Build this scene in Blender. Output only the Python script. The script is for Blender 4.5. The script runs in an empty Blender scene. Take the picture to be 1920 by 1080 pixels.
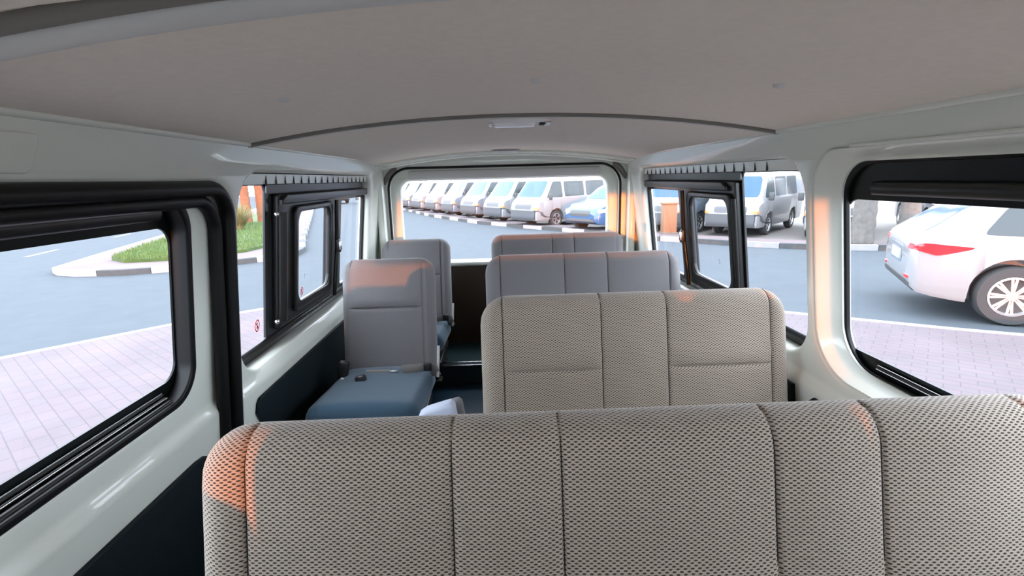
import bpy, bmesh, math, random
from mathutils import Vector, Matrix
from mathutils.bvhtree import BVHTree
random.seed(7)
sc = bpy.context.scene
COL = sc.collection
pi = math.pi

# ------------------------------------------------------------------ camera, world, sun, exposure
F, VPX, VPY, SL = 950.0, 930.0, 335.0, 0.027
CAM = Vector((0, 0, 1.18))
_a = Vector(((VPX - 960) / F, (540 - VPY) / F, -1.0)); _b = _a + Vector((1, SL, 0))
_Y = _a.normalized(); _Z = _b.cross(_a).normalized()
if _Z.y < 0: _Z = -_Z
_X = _Y.cross(_Z)
ROT = Matrix((_X, _Y, _Z))
cd = bpy.data.cameras.new('camera'); cam = bpy.data.objects.new('camera', cd); COL.objects.link(cam)
cam.matrix_world = Matrix.Translation(CAM) @ ROT.to_4x4()
cd.sensor_width = 36; cd.lens = F / 1920 * 36; cd.clip_start = 0.02; cd.clip_end = 500
sc.camera = cam
def ray(px, py): return ROT @ Vector(((px - 960) / F, (540 - py) / F, -1.0))
def on_z(px, py, z):
    r = ray(px, py); return CAM + r * ((z - CAM.z) / r.z)

w = bpy.data.worlds.new('world'); sc.world = w; w.use_nodes = True
bg = w.node_tree.nodes['Background']; bg.inputs[0].default_value = (0.80, 0.87, 1.0, 1); bg.inputs[1].default_value = 9.0
sd = bpy.data.lights.new('sun', 'SUN'); sun = bpy.data.objects.new('sun', sd); COL.objects.link(sun)
sd.energy = 4.2; sd.color = (1.0, 0.24, 0.01); sd.angle = math.radians(0.6)
SUN_DIR = Vector((0.02, 1.0, -0.022)).normalized()
sun.rotation_euler = SUN_DIR.to_track_quat('-Z', 'Y').to_euler(); sun.location = (0, -6, 3)
sc.view_settings.view_transform = 'Standard'; sc.view_settings.look = 'None'
sc.view_settings.exposure = 0.0; sc.view_settings.gamma = 1.0; sc.view_settings.use_curve_mapping = False

# ------------------------------------------------------------------ helpers
def tag(o, label=None, cat=None, group=None, kind=None):
    if label: o['label'] = label
    if cat: o['category'] = cat
    if group: o['group'] = group
    if kind: o['kind'] = kind
    return o
def empty(name, loc=(0, 0, 0), rz=0, **k):
    o = bpy.data.objects.new(name, None); COL.objects.link(o); o.location = loc; o.rotation_euler = (0, 0, rz)
    return tag(o, **k)
def link(name, me, mat=None, parent=None, smooth=35, **k):
    o = bpy.data.objects.new(name, me); COL.objects.link(o)
    if mat is not None:
        me.materials.clear(); me.materials.append(mat)
    if smooth:
        me.polygons.foreach_set('use_smooth', [True] * len(me.polygons)); me.update()
        if smooth < 180: me.set_sharp_from_angle(angle=math.radians(smooth))
    if parent: o.parent = parent
    return tag(o, **k)
def bm_link(name, bm, mat=None, parent=None, smooth=35, **k):
    bmesh.ops.recalc_face_normals(bm, faces=bm.faces)
    me = bpy.data.meshes.new(name); bm.to_mesh(me); bm.free()
    return link(name, me, mat, parent, smooth, **k)
def add_box(bm, c, s, bev=0.0, rot=None, seg=2):
    t = bmesh.new(); bmesh.ops.create_cube(t, size=1)
    for v in t.verts: v.co = Vector((v.co.x * s[0], v.co.y * s[1], v.co.z * s[2]))
    if bev > 0: bmesh.ops.bevel(t, geom=t.edges[:], offset=min(bev, min(s) * .49), segments=seg, affect='EDGES', profile=.5)
    M = Matrix.Translation(Vector(c))
    if rot is not None: M = M @ rot
    bmesh.ops.transform(t, matrix=M, verts=t.verts)
    me = bpy.data.meshes.new('tmp'); t.to_mesh(me); t.free(); bm.from_mesh(me); bpy.data.meshes.remove(me)
def box(name, c, s, mat, parent=None, bev=0.0, rot=None, **k):
    bm = bmesh.new(); add_box(bm, c, s, bev, rot); return bm_link(name, bm, mat, parent, **k)
def add_lathe(bm, prof, M=Matrix.Identity(4), n=32, caps=True):
    """prof: (radius, z) pairs turned about z"""
    rings = []
    for r, z in prof:
        rings.append([bm.verts.new(M @ Vector((r * math.cos(2 * pi * i / n), r * math.sin(2 * pi * i / n), z))) for i in range(n)])
    for a, b in zip(rings, rings[1:]):
        for i in range(n): bm.faces.new((a[i], a[(i + 1) % n], b[(i + 1) % n], b[i]))
    if caps and prof[0][0] > 1e-5: bm.faces.new(rings[0])
    if caps and prof[-1][0] > 1e-5: bm.faces.new(rings[-1])
def add_tube(bm, pts, r, n=10, closed=False, flat=1.0, up=Vector((0, 0, 1))):
    pts = [Vector(p) for p in pts]; rings = []; N = len(pts)
    for i, p in enumerate(pts):
        if closed: t = pts[(i + 1) % N] - pts[i - 1]
        else: t = pts[min(i + 1, N - 1)] - pts[max(i - 1, 0)]
        t.normalize(); u = up if abs(t.dot(up)) < .95 else Vector((1, 0, 0))
        s = t.cross(u).normalized(); v = s.cross(t).normalized()
        rr = r[i] if isinstance(r, (list, tuple)) else r
        rings.append([bm.verts.new(p + s * (rr * math.cos(2 * pi * j / n)) + v * (rr * flat * math.sin(2 * pi * j / n))) for j in range(n)])
    for i in range(N if closed else N - 1):
        a, b = rings[i], rings[(i + 1) % N]
        for j in range(n): bm.faces.new((a[j], a[(j + 1) % n], b[(j + 1) % n], b[j]))
    if not closed: bm.faces.new(rings[0]); bm.faces.new(rings[-1])
def tube(name, pts, r, mat, parent=None, n=10, closed=False, flat=1.0, up=Vector((0, 0, 1)), **k):
    bm = bmesh.new(); add_tube(bm, pts, r, n, closed, flat, up); return bm_link(name, bm, mat, parent, smooth=60, **k)
def rrect(u0, v0, u1, v1, r, seg=10):
    """rounded rectangle outline; r = one radius or (low-left, low-right, up-right, up-left)"""
    if not isinstance(r, (tuple, list)): r = (r,) * 4
    out = []
    for (cx, cy, a0, rr) in ((u0 + r[0], v0 + r[0], 180, r[0]), (u1 - r[1], v0 + r[1], 270, r[1]), (u1 - r[2], v1 - r[2], 0, r[2]), (u0 + r[3], v1 - r[3], 90, r[3])):
        for i in range(seg + 1):
            a = math.radians(a0 + 90 * i / seg); out.append((cx + rr * math.cos(a), cy + rr * math.sin(a)))
    return out
def plate_mesh(loops, thick, bev=0.0, cuts_u=(), cuts_v=()):
    """filled 2D outline with holes, extruded and bevelled; lies in u,v with w = thickness (centred)"""
    cu = bpy.data.curves.new('tmp', 'CURVE'); cu.dimensions = '2D'; cu.fill_mode = 'BOTH'
    bev = min(bev, thick * .49)
    cu.extrude = thick / 2 - bev; cu.bevel_depth = bev; cu.bevel_resolution = 3; cu.offset = -bev
    for lp in loops:
        s = cu.splines.new('POLY'); s.points.add(len(lp) - 1)
        for p, q in zip(s.points, lp): p.co = (q[0], q[1], 0, 1)
        s.use_cyclic_u = True
    o = bpy.data.objects.new('tmp', cu); COL.objects.link(o)
    dg = bpy.context.evaluated_depsgraph_get()
    me = bpy.data.meshes.new_from_object(o.evaluated_get(dg))
    bpy.data.objects.remove(o); bpy.data.curves.remove(cu)
    if cuts_u or cuts_v:
        bm = bmesh.new(); bm.from_mesh(me)
        for ax, cs in ((0, cuts_u), (1, cuts_v)):
            for c in cs:
                n = Vector((1, 0, 0)) if ax == 0 else Vector((0, 1, 0)); p = n * c
                bmesh.ops.bisect_plane(bm, geom=bm.verts[:] + bm.edges[:] + bm.faces[:], plane_co=p, plane_no=n, dist=1e-6)
        bm.to_mesh(me); bm.free()
    return me
def plate(name, loops, thick, fn, mat, parent=None, bev=0.0, cuts_u=(), cuts_v=(), smooth=30, **k):
    """fn maps (u, v, w) to a point"""
    me = plate_mesh(loops, thick, bev, cuts_u, cuts_v)
    for v in me.vertices: v.co = fn(v.co.x, v.co.y, v.co.z)
    bm = bmesh.new(); bm.from_mesh(me); bmesh.ops.remove_doubles(bm, verts=bm.verts, dist=1e-5)
    bmesh.ops.recalc_face_normals(bm, faces=bm.faces); bm.to_mesh(me); bm.free()
    return link(name, me, mat, parent, smooth, **k)
def inset_(rr, d): return (rr[0] + d, rr[1] + d, rr[2] - d, rr[3] - d)
def children(o): return [c for c in bpy.data.objects if c.parent == o]
def copy_tree(o, parent=None):
    c = o.copy(); COL.objects.link(c); c.parent = parent
    for ch in children(o): copy_tree(ch, c)
    return c

# ------------------------------------------------------------------ materials
def nmat(name):
    m = bpy.data.materials.new(name); m.use_nodes = True
    nt = m.node_tree; return m, nt, nt.nodes['Principled BSDF']
def pm(name, col, rough=.5, metal=0, spec=.5, coat=0, coat_r=.05, noise=0, nscale=40, bump=0, bscale=300):
    m, nt, p = nmat(name)
    p.inputs['Base Color'].default_value = (*col, 1); p.inputs['Roughness'].default_value = rough
    p.inputs['Metallic'].default_value = metal; p.inputs['Specular IOR Level'].default_value = spec
    p.inputs['Coat Weight'].default_value = coat; p.inputs['Coat Roughness'].default_value = coat_r
    tc = nt.nodes.new('ShaderNodeTexCoord')
    if noise:
        n = nt.nodes.new('ShaderNodeTexNoise'); n.inputs['Scale'].default_value = nscale; n.inputs['Detail'].default_value = 6
        nt.links.new(tc.outputs['Object'], n.inputs['Vector'])
        mx = nt.nodes.new('ShaderNodeMixRGB'); mx.inputs[1].default_value = (*[c * (1 - noise) for c in col], 1)
        mx.inputs[2].default_value = (*[min(1, c * (1 + noise)) for c in col], 1)
        nt.links.new(n.outputs[0], mx.inputs[0]); nt.links.new(mx.outputs[0], p.inputs['Base Color'])
    if bump:
        n = nt.nodes.new('ShaderNodeTexNoise'); n.inputs['Scale'].default_value = bscale; n.inputs['Detail'].default_value = 3
        nt.links.new(tc.outputs['Object'], n.inputs['Vector'])
        b = nt.nodes.new('ShaderNodeBump'); b.inputs['Strength'].default_value = bump; b.inputs['Distance'].default_value = .002
        nt.links.new(n.outputs[0], b.inputs['Height']); nt.links.new(b.outputs[0], p.inputs['Normal'])
    return m
def math_node(nt, op, a, b=None, c=None):
    n = nt.nodes.new('ShaderNodeMath'); n.operation = op
    for i, x in enumerate((a, b, c)):
        if x is None: continue
        if isinstance(x, (int, float)): n.inputs[i].default_value = x
        else: nt.links.new(x, n.inputs[i])
    return n.outputs[0]
def weave(name, c_hi, c_lo, pu, pv, strength=.6):
    """seat cloth: staggered dark dimples in a lighter knit"""
    m, nt, p = nmat(name)
    tc = nt.nodes.new('ShaderNodeTexCoord'); sp = nt.nodes.new('ShaderNodeSeparateXYZ'); nt.links.new(tc.outputs['UV'], sp.inputs[0])
    u = math_node(nt, 'DIVIDE', sp.outputs[0], pu); v = math_node(nt, 'DIVIDE', sp.outputs[1], pv)
    row = math_node(nt, 'FLOOR', v); off = math_node(nt, 'MULTIPLY', math_node(nt, 'MODULO', row, 2.0), .5)
    fu = math_node(nt, 'SUBTRACT', math_node(nt, 'FRACT', math_node(nt, 'ADD', math_node(nt, 'ADD', u, off), 1000.0)), .5)
    fv = math_node(nt, 'SUBTRACT', math_node(nt, 'FRACT', math_node(nt, 'ADD', v, 1000.0)), .5)
    d = math_node(nt, 'SQRT', math_node(nt, 'ADD', math_node(nt, 'POWER', math_node(nt, 'ABSOLUTE', math_node(nt, 'MULTIPLY', fu, 1.25)), 2.0),
                                         math_node(nt, 'POWER', math_node(nt, 'ABSOLUTE', math_node(nt, 'MULTIPLY', fv, .95)), 2.0)))
    h = nt.nodes.new('ShaderNodeMapRange'); h.interpolation_type = 'SMOOTHSTEP'
    h.inputs[1].default_value = .23; h.inputs[2].default_value = .44; nt.links.new(d, h.inputs[0])
    nz = nt.nodes.new('ShaderNodeTexNoise'); nz.inputs['Scale'].default_value = 700; nt.links.new(tc.outputs['UV'], nz.inputs['Vector'])
    hh = math_node(nt, 'ADD', h.outputs[0], math_node(nt, 'MULTIPLY', math_node(nt, 'SUBTRACT', nz.outputs[0], .5), .5))
    mx = nt.nodes.new('ShaderNodeMixRGB'); mx.use_clamp = True; mx.inputs[1].default_value = (*c_lo, 1); mx.inputs[2].default_value = (*c_hi, 1)
    nt.links.new(hh, mx.inputs[0]); nt.links.new(mx.outputs[0], p.inputs['Base Color'])
    p.inputs['Roughness'].default_value = .9; p.inputs['Specular IOR Level'].default_value = .2
    p.inputs['Sheen Weight'].default_value = .3; p.inputs['Sheen Roughness'].default_value = .4
    b = nt.nodes.new('ShaderNodeBump'); b.inputs['Strength'].default_value = strength; b.inputs['Distance'].default_value = .0015
    nt.links.new(hh, b.inputs['Height']); nt.links.new(b.outputs[0], p.inputs['Normal'])
    return m
def glass(name, tint, refl=.06):
    m = bpy.data.materials.new(name); m.use_nodes = True; nt = m.node_tree
    nt.nodes.remove(nt.nodes['Principled BSDF']); out = nt.nodes['Material Output']
    t = nt.nodes.new('ShaderNodeBsdfTransparent'); t.inputs[0].default_value = (*tint, 1)
    g = nt.nodes.new('ShaderNodeBsdfGlossy'); g.inputs['Roughness'].default_value = .02
    f = nt.nodes.new('ShaderNodeFresnel'); f.inputs[0].default_value = 1.35
    s = nt.nodes.new('ShaderNodeMixShader'); geo = nt.nodes.new('ShaderNodeNewGeometry'); front = math_node(nt, 'SUBTRACT', 1.0, geo.outputs['Backfacing'])
    nt.links.new(math_node(nt, 'MULTIPLY', math_node(nt, 'MULTIPLY', f.outputs[0], front), .35), s.inputs[0])
    nt.links.new(t.outputs[0], s.inputs[1]); nt.links.new(g.outputs[0], s.inputs[2]); nt.links.new(s.outputs[0], out.inputs[0])
    return m
M_PAINT = pm('van_paint', (.80, .83, .745), .32, coat=.7, coat_r=.03)
M_HEAD = pm('headliner', (.86, .785, .70), .95, spec=.1, noise=.06, nscale=60, bump=.35, bscale=900)
M_HEADTRIM = pm('headliner_trim', (.66, .655, .63), .6)
M_HEADDARK = pm('headliner_edge', (.20, .19, .17), .7)
M_RUBBER = pm('black_rubber', (.006, .0065, .0065), .42, spec=.25)
M_FRIT = pm('black_frit', (.005, .007, .007), .3, spec=.2)
M_SHEEN = pm('frit_sheen_grey', (.10, .11, .115), .35)  # grey painted in for the sky sheen on the black frit
M_FRITG = pm('glossy_frit', (.02, .022, .024), .22, spec=.9)
M_FRAME = pm('black_metal_frame', (.014, .014, .013), .3, spec=.4)
M_CARD = pm('dark_vinyl_card', (.006, .012, .015), .6, spec=.2, bump=.3, bscale=500)
M_BROWN = pm('brown_hatch_card', (.045, .030, .018), .7, bump=.3, bscale=300)
M_FLOOR = pm('blue_vinyl_floor', (.012, .045, .075), .35, noise=.2, nscale=12)
M_FLOOR2 = pm('green_vinyl_floor', (.014, .036, .038), .4, noise=.2, nscale=12)
M_STEEL = pm('brushed_steel', (.75, .75, .75), .25, metal=1)
M_DARKMETAL = pm('dark_steel', (.03, .03, .03), .4, metal=.5)
M_BLACKP = pm('black_plastic', (.015, .015, .016), .4)
M_WHITEP = pm('white_plastic', (.85, .85, .85), .4)
M_LENS = pm('lamp_lens', (.92, .92, .95), .15)
M_GREYP = pm('grey_plastic', (.38, .38, .36), .5)
M_BELT = pm('seat_belt_webbing', (.24, .22, .20), .8)
M_THREAD = pm('dark_thread', (.02, .02, .02), .9)
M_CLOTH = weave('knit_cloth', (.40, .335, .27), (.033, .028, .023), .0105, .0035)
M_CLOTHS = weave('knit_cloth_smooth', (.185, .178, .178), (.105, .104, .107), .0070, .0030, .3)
M_CUSH = weave('seat_cloth_blue', (.045, .085, .12), (.032, .062, .09), .0070, .0030, .2)
M_LIGHTV = pm('pale_vinyl', (.52, .57, .68), .5)
M_GLASS = glass('window_glass', (.97, .98, .98))

# ------------------------------------------------------------------ van shell
def lean_in(z):                                                # how far the side leans inward at height z, with a cove at the top and a ledge at the belt
    t = max(0.0, min(1.0, (.606 - z) / .045)); t = t * t * (3 - 2 * t)
    return .12 * (min(z, 1.205) - 1.295) + .45 * max(0, z - 1.205) + .020 * t
def xl(z, o=0): return -.69 + lean_in(z) - o                   # left inner wall, o = depth outward
def xr(z, o=0): return .81 - lean_in(z) + o
CUTS = (.561, .567, .573, .580, .587, .594, .600, .606, 1.198, 1.205, 1.212)
def FL(o): return lambda u, v, w_: Vector((xl(v, o + w_), u, v))
def FR(o): return lambda u, v, w_: Vector((xr(v, o - w_), u, v))
TH = .07   # depth of the body section around the openings
Y0, Y1 = -1.5, 3.22
def wall(name, F_, holes, label):
    outer = [(Y0, 0), (Y1, 0), (Y1, 1.31), (Y0, 1.31)]
    return plate(name, [outer] + holes, TH, F_, M_PAINT, bev=.020, cuts_v=CUTS, smooth=40, label=label, cat='wall', kind='structure')
L_DOOR = (-.05, .04, 1.400, 1.187); L_WIN = (1.437, .612, 2.940, 1.217)
R_NEAR = (-.06, .668, 1.284, 1.198); R_NEARO = (-.11, .640, 1.328, 1.224); R_WIN = (1.378, .640, 2.945, 1.215)
F_WIN = (-1.25, .66, -.30, 1.15)
flo = TH / 2
wall('wall_left', FL(flo), [rrect(*L_DOOR, (.05, .05, .085, .05)), rrect(*L_WIN, (.13, .08, .06, .13)), rrect(*F_WIN, .1)],
     'glossy off-white painted body side on the left of the van, around the sliding door and rear side window')
wall('wall_right', FR(flo), [rrect(*R_NEARO, (.12, .13, .10, .12)), rrect(*R_WIN, (.12, .08, .06, .11)), rrect(*F_WIN, .1)],
     'glossy off-white painted body side on the right of the van')
def reveal(name, F_, A, ra, oa, B, rb, ob, mat, label):
    """sloping return from the opening edge A down to the glass flange B"""
    bm = bmesh.new(); rings = []
    for t, k in ((0, 0), (.06, .0), (.12, .05), (.5, .5), (.88, .95), (1, 1), (1.04, 1.5)):
        q = [A[i] + (B[i] - A[i]) * t for i in range(4)]; r = [p_ + (q_ - p_) * min(1, t) for p_, q_ in zip(ra, rb)]
        rings.append([bm.verts.new(F_(u, v, oa + (ob - oa) * k)) for u, v in rrect(*q, tuple(r))])
    for p_, q_ in zip(rings, rings[1:]):
        n = len(p_)
        for i in range(n): bm.faces.new((p_[i], p_[(i + 1) % n], q_[(i + 1) % n], q_[i]))
    return bm_link(name, bm, mat, smooth=50, label=label, cat='trim', kind='structure')
def FRO(u, v, w_): return Vector((xr(v, w_), u, v))
reveal('trim_1', FRO, inset_(R_NEARO, -.004), (.12, .13, .10, .12), .002, R_NEAR, (.1, .11, .085, .1), .046, M_PAINT, 'sloping off-white surround of the near right window, orange sunlight on its pillar side')
# rear corner panels and tailgate surround
YB = 3.2
def FB(y): return lambda u, v, w_: Vector((u, y - w_, v))
plate('wall_back', [[(-.80, 0), (.925, 0), (.925, 1.34), (-.80, 1.34)], rrect(-.658, .04, .768, 1.252, (.04, .04, .13, .13))], .06, FB(YB + .03), M_PAINT, bev=.015,
      smooth=40, label='off-white painted frame around the tailgate opening', cat='wall', kind='structure')
for (px0, px1, n) in ((-.728, -.668, 2), (.79, .86, 3)):
    c = (px0 + px1) / 2
    box('trim_%d' % n, (c + (.010 if n == 3 else -.012), YB - .03, .70), (.052, .07, 1.10), M_PAINT, bev=.024,
        label='off-white rear corner post %s of the tailgate' % ('left' if n == 2 else 'right'), cat='trim', kind='structure')
# roof lining
RZ = 1.351
def roof_z(x, y, dz=0):
    e = 0 if y < 2.2 else .018 * ((y - 2.2) / .9) ** 2
    return RZ - .061 * (abs(x - .06) / .72) ** 2.1 - e + dz
def roof_sheet(name, ya, yb, dz, mat, label, thick=.02, lip=0, **k):
    bm = bmesh.new(); nx, ny = 48, max(2, int((yb - ya) / .06)); g = {}
    for s in (0, 1):
        for i in range(nx + 1):
            x = -.76 + 1.64 * i / nx
            for j in range(ny + 1):
                y = ya + (yb - ya) * j / ny
                l = lip * max(0, 1 - (y - ya) / .012) if lip else 0
                g[s, i, j] = bm.verts.new((x, y, roof_z(x, y, dz) + s * thick - l))
    for i in range(nx):
        for j in range(ny):
            bm.faces.new((g[0, i, j], g[0, i + 1, j], g[0, i + 1, j + 1], g[0, i, j + 1]))
            bm.faces.new((g[1, i, j], g[1, i, j + 1], g[1, i + 1, j + 1], g[1, i + 1, j]))
    for i in range(nx):
        for j in (0, ny): bm.faces.new((g[0, i, j], g[0, i + 1, j], g[1, i + 1, j], g[1, i, j]))
    return bm_link(name, bm, mat, smooth=40, label=label, cat='ceiling', kind='structure', **k)
roof_sheet('ceiling', .44, 1.438, 0, M_HEAD, 'warm grey cloth headliner over the front and middle rows')
roof_sheet('ceiling', 1.452, 2.93, -.004, M_HEAD, 'warm grey cloth headliner over the back rows', lip=.004)
roof_sheet('ceiling', Y0, .44, -.012, M_HEAD, 'grey cloth headliner over the cab')
def arch(name, y, r, dz, mat, label, flat=1.0, bow=0.0):
    pts = [(-.70 + 1.52 * i / 40, y - bow * (1.52 * i / 40) , roof_z(-.70 + 1.52 * i / 40, y, dz)) for i in range(41)]
    return tube(name, pts, r, mat, flat=flat, up=Vector((0, 1, 0)), label=label, cat='trim', kind='structure')
arch('trim_4', 1.444, .007, -.002, M_HEADDARK, 'dark seam strip where the two headliner panels meet', flat=1.2)
arch('trim_5', 1.458, .004, -.006, M_HEADTRIM, 'pale joint strip arching across the headliner just behind the seam')
arch('trim_6', .546, .014, -.006, M_HEADTRIM, 'pale edge band arching across the front end of the headliner', flat=1.6, bow=.11)
arch('trim_7', .515, .010, -.004, M_HEADDARK, 'dark groove ahead of the pale headliner edge band', bow=.11)
# roof rails: cove where the sides meet the lining
for nm, X, sg, lab in (('trim_8', xl, 1, 'left'), ('trim_9', xr, -1, 'right')):
    bm = bmesh.new()
    add_tube(bm, [(X(1.293) - sg * .002, Y0 + (YB - Y0) * i / 30, 1.289) for i in range(31)], .008, 10)
    bm_link(nm, bm, M_PAINT, smooth=60, label='rounded off-white roof rail along the %s edge of the headliner' % lab, cat='trim', kind='structure')
# outer roof skin closes the box
box('ceiling', (.06, .85, 1.45), (1.85, 4.8, .02), M_PAINT, label='painted steel roof above the lining', cat='ceiling', kind='structure')
for X, sg in ((xl, -1), (xr, 1)):
    box('trim_10', (X(1.35) + sg * .035, .85, 1.375), (.04, 4.8, .16), M_PAINT, label='painted roof side rail above the %s wall' % ('left' if sg < 0 else 'right'), cat='trim', kind='structure')
box('trim_11', (.06, 3.23, 1.39), (1.85, .05, .13), M_PAINT, label='painted rear roof header above the tailgate', cat='trim', kind='structure')
roof_sheet('ceiling', 2.93, 3.22, -.008, M_PAINT, 'off-white painted header between the headliner and the tailgate opening', lip=.006)
# rear header lip between lining and tailgate
tube('trim_12', [(-.71 + 1.55 * i / 40, 3.155, roof_z(-.71 + 1.55 * i / 40, 3.14, -.006)) for i in range(41)], .013, M_PAINT, up=Vector((0, 1, 0)), flat=2.2,
     label='off-white rounded header lip along the back end of the headliner', cat='trim', kind='structure')
for sx, cx in ((-1, -.655), (1, .775)):
    pts = [(cx + sx * (.035 - .085 * t), YB - .004, 1.165 + .085 * math.sin(t * pi / 2)) for t in [i / 8 for i in range(9)]]
    tube('trim_13', pts, [.010 + .008 * math.sin(pi * (i + 1) / 10) for i in range(9)], M_HEADDARK, up=Vector((0, 1, 0)), flat=.5,
         label='grey recess slot at the upper %s corner of the tailgate opening' % ('left' if sx < 0 else 'right'), cat='trim', kind='structure')
# floor
bm = bmesh.new(); add_box(bm, (.06, .65, -.02), (1.86, 4.3, .04))
bm_link('floor', bm, M_FLOOR, label='dark blue vinyl floor along the aisle between the seats', cat='floor', kind='structure')
box('floor', (.06, 3.05, .055), (1.86, .50, .13), M_FLOOR2, label='raised dark green vinyl floor at the tailgate', cat='floor', kind='structure')
for z, y in ((.121, 2.805), (.121, 2.86)):
    box('trim_14', (.06, y, z), (1.6, .012, .006), M_STEEL, bev=.002, label='bright metal strip on the raised floor edge, %s one' % ('nearer' if y < 2.83 else 'farther'), cat='trim', kind='structure')
# dark lower panels
def card(name, pts, F_, label, o=.0):
    return plate(name, [pts], .012, F_, M_CARD, bev=.004, label=label, cat='trim panel', kind='structure')
card('trim_15', [(1.49, .535), (3.1, .535), (3.1, .03), (1.60, .03), (1.56, .30), (1.545, .38), (1.47, .49), (1.475, .52)], FL(-.006), 'dark vinyl lower side panel under the left rear window')
card('trim_16', [(1.40, .555), (3.1, .555), (3.1, .03), (1.40, .03)], FR(-.006), 'dark vinyl lower side panel under the right rear window')
card('trim_17', [(-.3, .555), (1.30, .555), (1.34, .52), (1.36, .03), (-.3, .03)], FR(-.006), 'dark vinyl lower side panel under the near right window')

# ------------------------------------------------------------------ sliding door (left)
door = empty('door_1', (xl(.6, .05), .7, .04), label='off-white sliding door on the left with a black-framed window', cat='door', kind='structure')
def P(o, parent):
    o.parent = parent; o.matrix_parent_inverse = Matrix.Translation(-parent.location); return o
DW = (.03, .655, 1.252, 1.163)
P(plate('door_panel', [[(-.07, .02), (1.41, .02), (1.41, 1.2), (-.07, 1.2)], rrect(*DW, (.1, .095, .085, .1))], .035, FL(.030 + .0175), M_PAINT, bev=.014, cuts_v=CUTS, smooth=40), door)
P(plate('door_card', [[(-.03, .492), (1.20, .492), (1.235, .487), (1.265, .47), (1.285, .44), (1.31, .10), (-.03, .10)]], .014, FL(.025), M_CARD, bev=.005), door)
ws = rrect(L_DOOR[0] - 0.0, L_DOOR[1], L_DOOR[2] - .018, L_DOOR[3] - .012, (.05, .05, .085, .05), seg=12)
ws2 = rrect(L_DOOR[0] + .03, L_DOOR[1] + .03, L_DOOR[2] - .060, L_DOOR[3] - .040, (.04, .04, .085, .04), seg=12)
sealo = P(tube('door_seal', [(xl(z, .004), y, z) for y, z in ws], .019, M_RUBBER, closed=True, up=Vector((1, 0, 0))), door)
P(tube('door_seal', [(xl(z, .016), y, z) for y, z in ws2], .017, M_RUBBER, closed=True, up=Vector((1, 0, 0))), door)
# door window
def inset(rr, d): return (rr[0] + d, rr[1] + d, rr[2] - d, rr[3] - d)
P(plate('window_gasket', [rrect(*inset(DW, -.004), .09), rrect(*inset(DW, .016), .078)], .050, FL(.050), M_RUBBER, bev=.006), door)
P(plate('window_frit', [rrect(*inset(DW, .002), .085), rrect(.09, .712, 1.232, 1.088, .045)], .005, FL(.068), M_FRIT), door)
P(plate('window_pane', [rrect(*inset(DW, .002), .085)], .002, FL(.073), M_GLASS), door)
tr = bmesh.new()
for z, o_, r_ in ((.690, .060, .005), (.682, .052, .004), (.672, .040, .007)):
    add_tube(tr, [(xl(z, o_), .12 + (1.165 - .12) * i / 10, z) for i in range(11)], r_, 8)
P(bm_link('window_rail', tr, M_FRAME, smooth=60), door)
tr = bmesh.new()
add_tube(tr, [(xl(.694, .060), .12 + (1.165 - .12) * i / 10, .6945) for i in range(11)], .0014, 6)
add_tube(tr, [(xl(.683, .047), .12 + (1.165 - .12) * i / 10, .6835) for i in range(11)], .0014, 6)
P(bm_link('rail_edge', tr, M_STEEL, smooth=60, label='bright thin rail edges'), door)
P(tube('window_rail', [(xl(1.125, .050), .12 + 1.05 * i / 10, 1.125) for i in range(11)], .009, M_FRAME, flat=2), door)

# ------------------------------------------------------------------ near right window
w1 = empty('window_1', (xr(.67, .03), .6, .67), label='fixed right side window nearest the camera, black border around the glass, white car outside', cat='window', kind='structure')
NW = R_NEAR
P(plate('window_frit', [rrect(*inset(NW, -.05), .1), rrect(.05, .712, NW[2] + .014, 1.106, .05)], .006, FR(.066), M_FRIT), w1)
P(plate('window_pane', [rrect(*inset(NW, -.05), .1)], .002, FR(.072), M_GLASS), w1)
P(plate('window_gasket', [rrect(*inset(NW, -.012), .1), rrect(*inset(NW, .006), .1)], .014, FR(.058), M_RUBBER, bev=.004), w1)
tr = bmesh.new()
for z, o_ in ((.700, .055), (.691, .050)): add_tube(tr, [(xr(z, o_), .12 + (1.165 - .12) * i / 10, z) for i in range(11)], .0012, 6)
P(bm_link('rail_edge', tr, M_STEEL, smooth=60, label='bright thin rail edges'), w1)
P(tube('window_rail', [(xr(.695, .058), .12 + 1.05 * i / 10, .695) for i in range(11)], .005, M_FRAME), w1)
P(tube('window_rail', [(xr(1.135, .052), .10 + 1.08 * i / 10, 1.135) for i in range(11)], .009, M_FRAME, flat=1.8), w1)

# ------------------------------------------------------------------ rear side windows with a sliding centre pane
def no_smoking(name, F_, y, z, r, parent):
    s = empty(name, F_(y, z, 0)); s.parent = parent; s.matrix_parent_inverse = Matrix.Translation(-parent.location)
    red = pm('sticker_red', (.75, .03, .05), .5)
    ring = [(y + r * math.cos(2 * pi * i / 28), z + 1.25 * r * math.sin(2 * pi * i / 28)) for i in range(28)]
    ring2 = [(y + .8 * r * math.cos(2 * pi * i / 28), z + r * math.sin(2 * pi * i / 28)) for i in range(28)]
    bar = [(y - .66 * r, z + .60 * r), (y - .52 * r, z + .78 * r), (y + .66 * r, z - .60 * r), (y + .52 * r, z - .78 * r)]
    P(plate('red_circle', [ring, ring2], .0008, F_, red), s); P(plate('red_bar', [bar], .0008, F_, red), s)
    P(plate('cigarette', [[(y - .15 * r, z - .75 * r), (y + .15 * r, z - .75 * r), (y + .15 * r, z + .1 * r), (y - .15 * r, z + .1 * r)],
                          [(y - .08 * r, z + .2 * r), (y + .10 * r, z + .2 * r), (y + .22 * r, z + .75 * r), (y + .05 * r, z + .75 * r)]], .0008, F_, M_BLACKP), s)
    return s
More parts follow.
